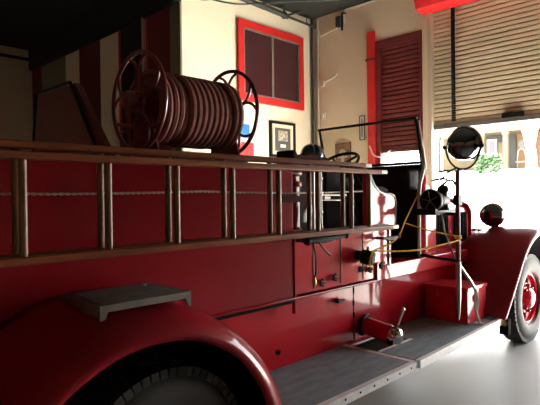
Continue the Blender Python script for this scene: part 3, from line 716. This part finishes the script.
for li, (rr, turns) in enumerate(layers):
    n = turns*36
    for k in range(n+1):
        t = k/n; t2 = t if li % 2 == 0 else 1-t
        if li == 2 : 
            wob = -.030*max(math.exp(-((t-.23)/.035)**2), math.exp(-((t-.80)/.03)**2))
        else: wob = 0
        a = 2*PI*k/36
        pts.append((RC.x+.055+(RL-.10)*t2, RC.y+(rr+wob)*math.cos(a), RC.z-.026+(rr+wob)*math.sin(a)))
ho.tube(pts, hrad, 8); ho.build('hose', 'hose', hr)
# two bands of a partial outer layer (left and right ends bulge)
ck = MB().tube([(RC.x-.05, RC.y, RC.z), (RC.x-.07, RC.y, RC.z), (RC.x-.07, RC.y-.02, RC.z-.13), (RC.x-.07, RC.y-.022, RC.z-.14), (RC.x-.15, RC.y-.022, RC.z-.14)], .012, 8)
ck.cyl((RC.x-.07, RC.y, RC.z), (RC.x-.03, RC.y, RC.z), .05); ck.build('crank', 'reel_red', hr)
for x in (RC.x+.035, RC.x+RL-.035):
    MB().prism([(RC.y-.16, 1.702), (RC.y+.16, 1.702), (RC.y+.05, RC.z), (RC.y, RC.z+.05), (RC.y-.05, RC.z)], 'X', x-.006, x+.006).build('stand', 'reel_red', hr)
for dy in (-.16, .16): B(RC.x, RC.x+RL, RC.y+dy-.015, RC.y+dy+.015, 1.702, 1.725).build('base_rail', 'reel_red', hr)

# step plate on the rear fender
sp = thing('step_plate', 'worn grey metal step standing on the red rear fender', 'step', (1.12, 1.96, 1.08))
MB().prism([(.92, 1.80), (1.325, 1.80), (1.335, 2.13), (.955, 2.13)], 'Z', 1.085, 1.105).build('tread_plate', 'step', sp, bevel=.006)
g = MB()
for k in range(9): g.box(.935+k*.0035, 1.312, 1.822+k*.034, 1.822+k*.034+.020, 1.1045, 1.1095)
g.build('grip_rib', 'step', sp)
sk = MB().prism([(.912, 1.105), (1.328, 1.105), (1.328, 1.042), (1.315, 1.045), (1.300, 1.078), (.945, 1.078), (.932, 1.045), (.912, 1.030)], 'Y', 1.792, 1.804)
sk.prism([(.912, 1.105), (1.328, 1.105), (1.328, 1.07), (1.315, 1.07), (1.300, 1.082), (.945, 1.082), (.932, 1.07), (.912, 1.06)], 'Y', 2.125, 2.135)
sk.prism([(1.80, 1.105), (2.13, 1.105), (2.13, 1.075), (1.80, 1.06)], 'X', .908, .918, )
sk.prism([(1.80, 1.105), (2.13, 1.105), (2.13, 1.075), (1.80, 1.06)], 'X', 1.322, 1.332)
sk.build('skirt', 'alu' if False else 'step', sp)
MB().cyl((1.26, 2.05, 1.10), (1.26, 2.05, 1.116), .011).build('bolt', 'dullchrome', sp)

# toolbox on the running board
tb = thing('toolbox', 'red steel toolbox on the running board beside the front fender', 'toolbox', (4.36, 2.04, .425))
B(4.185, 4.56, 1.85, 2.235, .426, .70).build('box_body', 'box_red', tb, bevel=.005)
B(4.175, 4.57, 1.84, 2.24, .70, .728).build('lid', 'box_red', tb, bevel=.005)
B(4.30, 4.36, 1.838, 1.85, .60, .655).build('hasp', 'dullchrome', tb)

# unidentified object on the seat top board, built as a plain dome
hm = thing('dome_fixture', 'small blue-black dome on a dark red base resting above the ladder', 'lamp', (2.90, 2.45, 1.725))
bs2 = MB().prism([(2.63, 1.727), (3.04, 1.727), (3.04, 1.78), (2.95, 1.80), (2.82, 1.81), (2.74, 1.795), (2.68, 1.795), (2.66, 1.825), (2.63, 1.825)], 'Y', 2.37, 2.53)
bs2.build('base', 'dome_base', hm, bevel=.008)
MB().lathe([(0, 0), (.085, 0), (.087, .02), (.080, .05), (.060, .075), (.031, .09), (0, .094)], (2.925, 2.45, 1.79), (0, 0, 1), 28).build('dome', 'dome', hm)
for k in range(5):
    a = 2*PI*k/5+.3
    lab(MB().tube([(2.925+r*math.cos(a), 2.45+r*math.sin(a), 1.79+z) for r, z in ((.088, .02), (.082, .052), (.062, .077), (.032, .093), (.01, .097))], .005, 6).build('rib', 'dullchrome', hm), 'pale rib over the dome')

# yellow rope from the outlet to the lamp pole
d_ = od; kn = oc+od*.125
kx = (kn.x+.01, kn.y, kn.z+.055)
rp_ = MB()
rp_.tube(spline([kx, (3.46, 2.08, 1.17), (3.66, 2.10, 1.33), (3.98, 2.17, 1.52)]), .0065, 6)
rp_.tube(spline([kx, (3.50, 1.96, 1.09), (3.80, 1.88, 1.115), (PX-.02, PY-.02, 1.14)]), .0065, 6)
rp_.tube(spline([(3.60, 2.09, 1.29), (3.80, 1.97, 1.22), (PX-.02, PY-.02, 1.17)]), .0055, 6)
rp_.torus((PX, PY, 1.155), (0, 0, 1), .024, .007, 16, 6); rp_.torus((PX, PY, 1.17), (0, 0, 1), .024, .007, 16, 6)
rp_.torus(kn, d_, .056, .007, 24, 6)
tag(rp_.build('yellow_rope', 'rope'), 'yellow rope tied from the black outlet to the lamp pole', 'rope')

# ------------------------------------------------------------------ light
wd = bpy.data.worlds.new('sky'); bpy.context.scene.world = wd; wd.use_nodes = True
bg = wd.node_tree.nodes['Background']; bg.inputs[0].default_value = (.93, .97, 1.0, 1); bg.inputs[1].default_value = 3.0
sun = bpy.data.lights.new('sun', 'SUN'); sun.energy = 20; sun.angle = R(1.5); sun.color = (1, .95, .86)
so_ = bpy.data.objects.new('sun', sun); C.objects.link(so_)
so_.rotation_euler = Vector((-.50, .12, -.80)).to_track_quat('-Z', 'Y').to_euler()
def portal(y0, y1, z0, z1):
    l = bpy.data.lights.new('door_portal', 'AREA'); l.shape = 'RECTANGLE'; l.size = y1-y0; l.size_y = z1-z0
    l.cycles.is_portal = True
    o = bpy.data.objects.new('door_portal', l); C.objects.link(o); o.location = (D+.26, (y0+y1)/2, (z0+z1)/2)
    o.rotation_euler = Vector((-1, 0, 0)).to_track_quat('-Z', 'Z').to_euler()
portal(DY0, DY1, 0, 2.53); portal(P2a, P2b, 0, 2.23)
sc = bpy.context.scene
sc.view_settings.view_transform = 'Standard'; sc.view_settings.look = 'None'; sc.view_settings.gamma = 1
sc.view_settings.use_curve_mapping = False; sc.view_settings.exposure = 2.38
sc.cycles.max_bounces = 10; sc.cycles.diffuse_bounces = 6
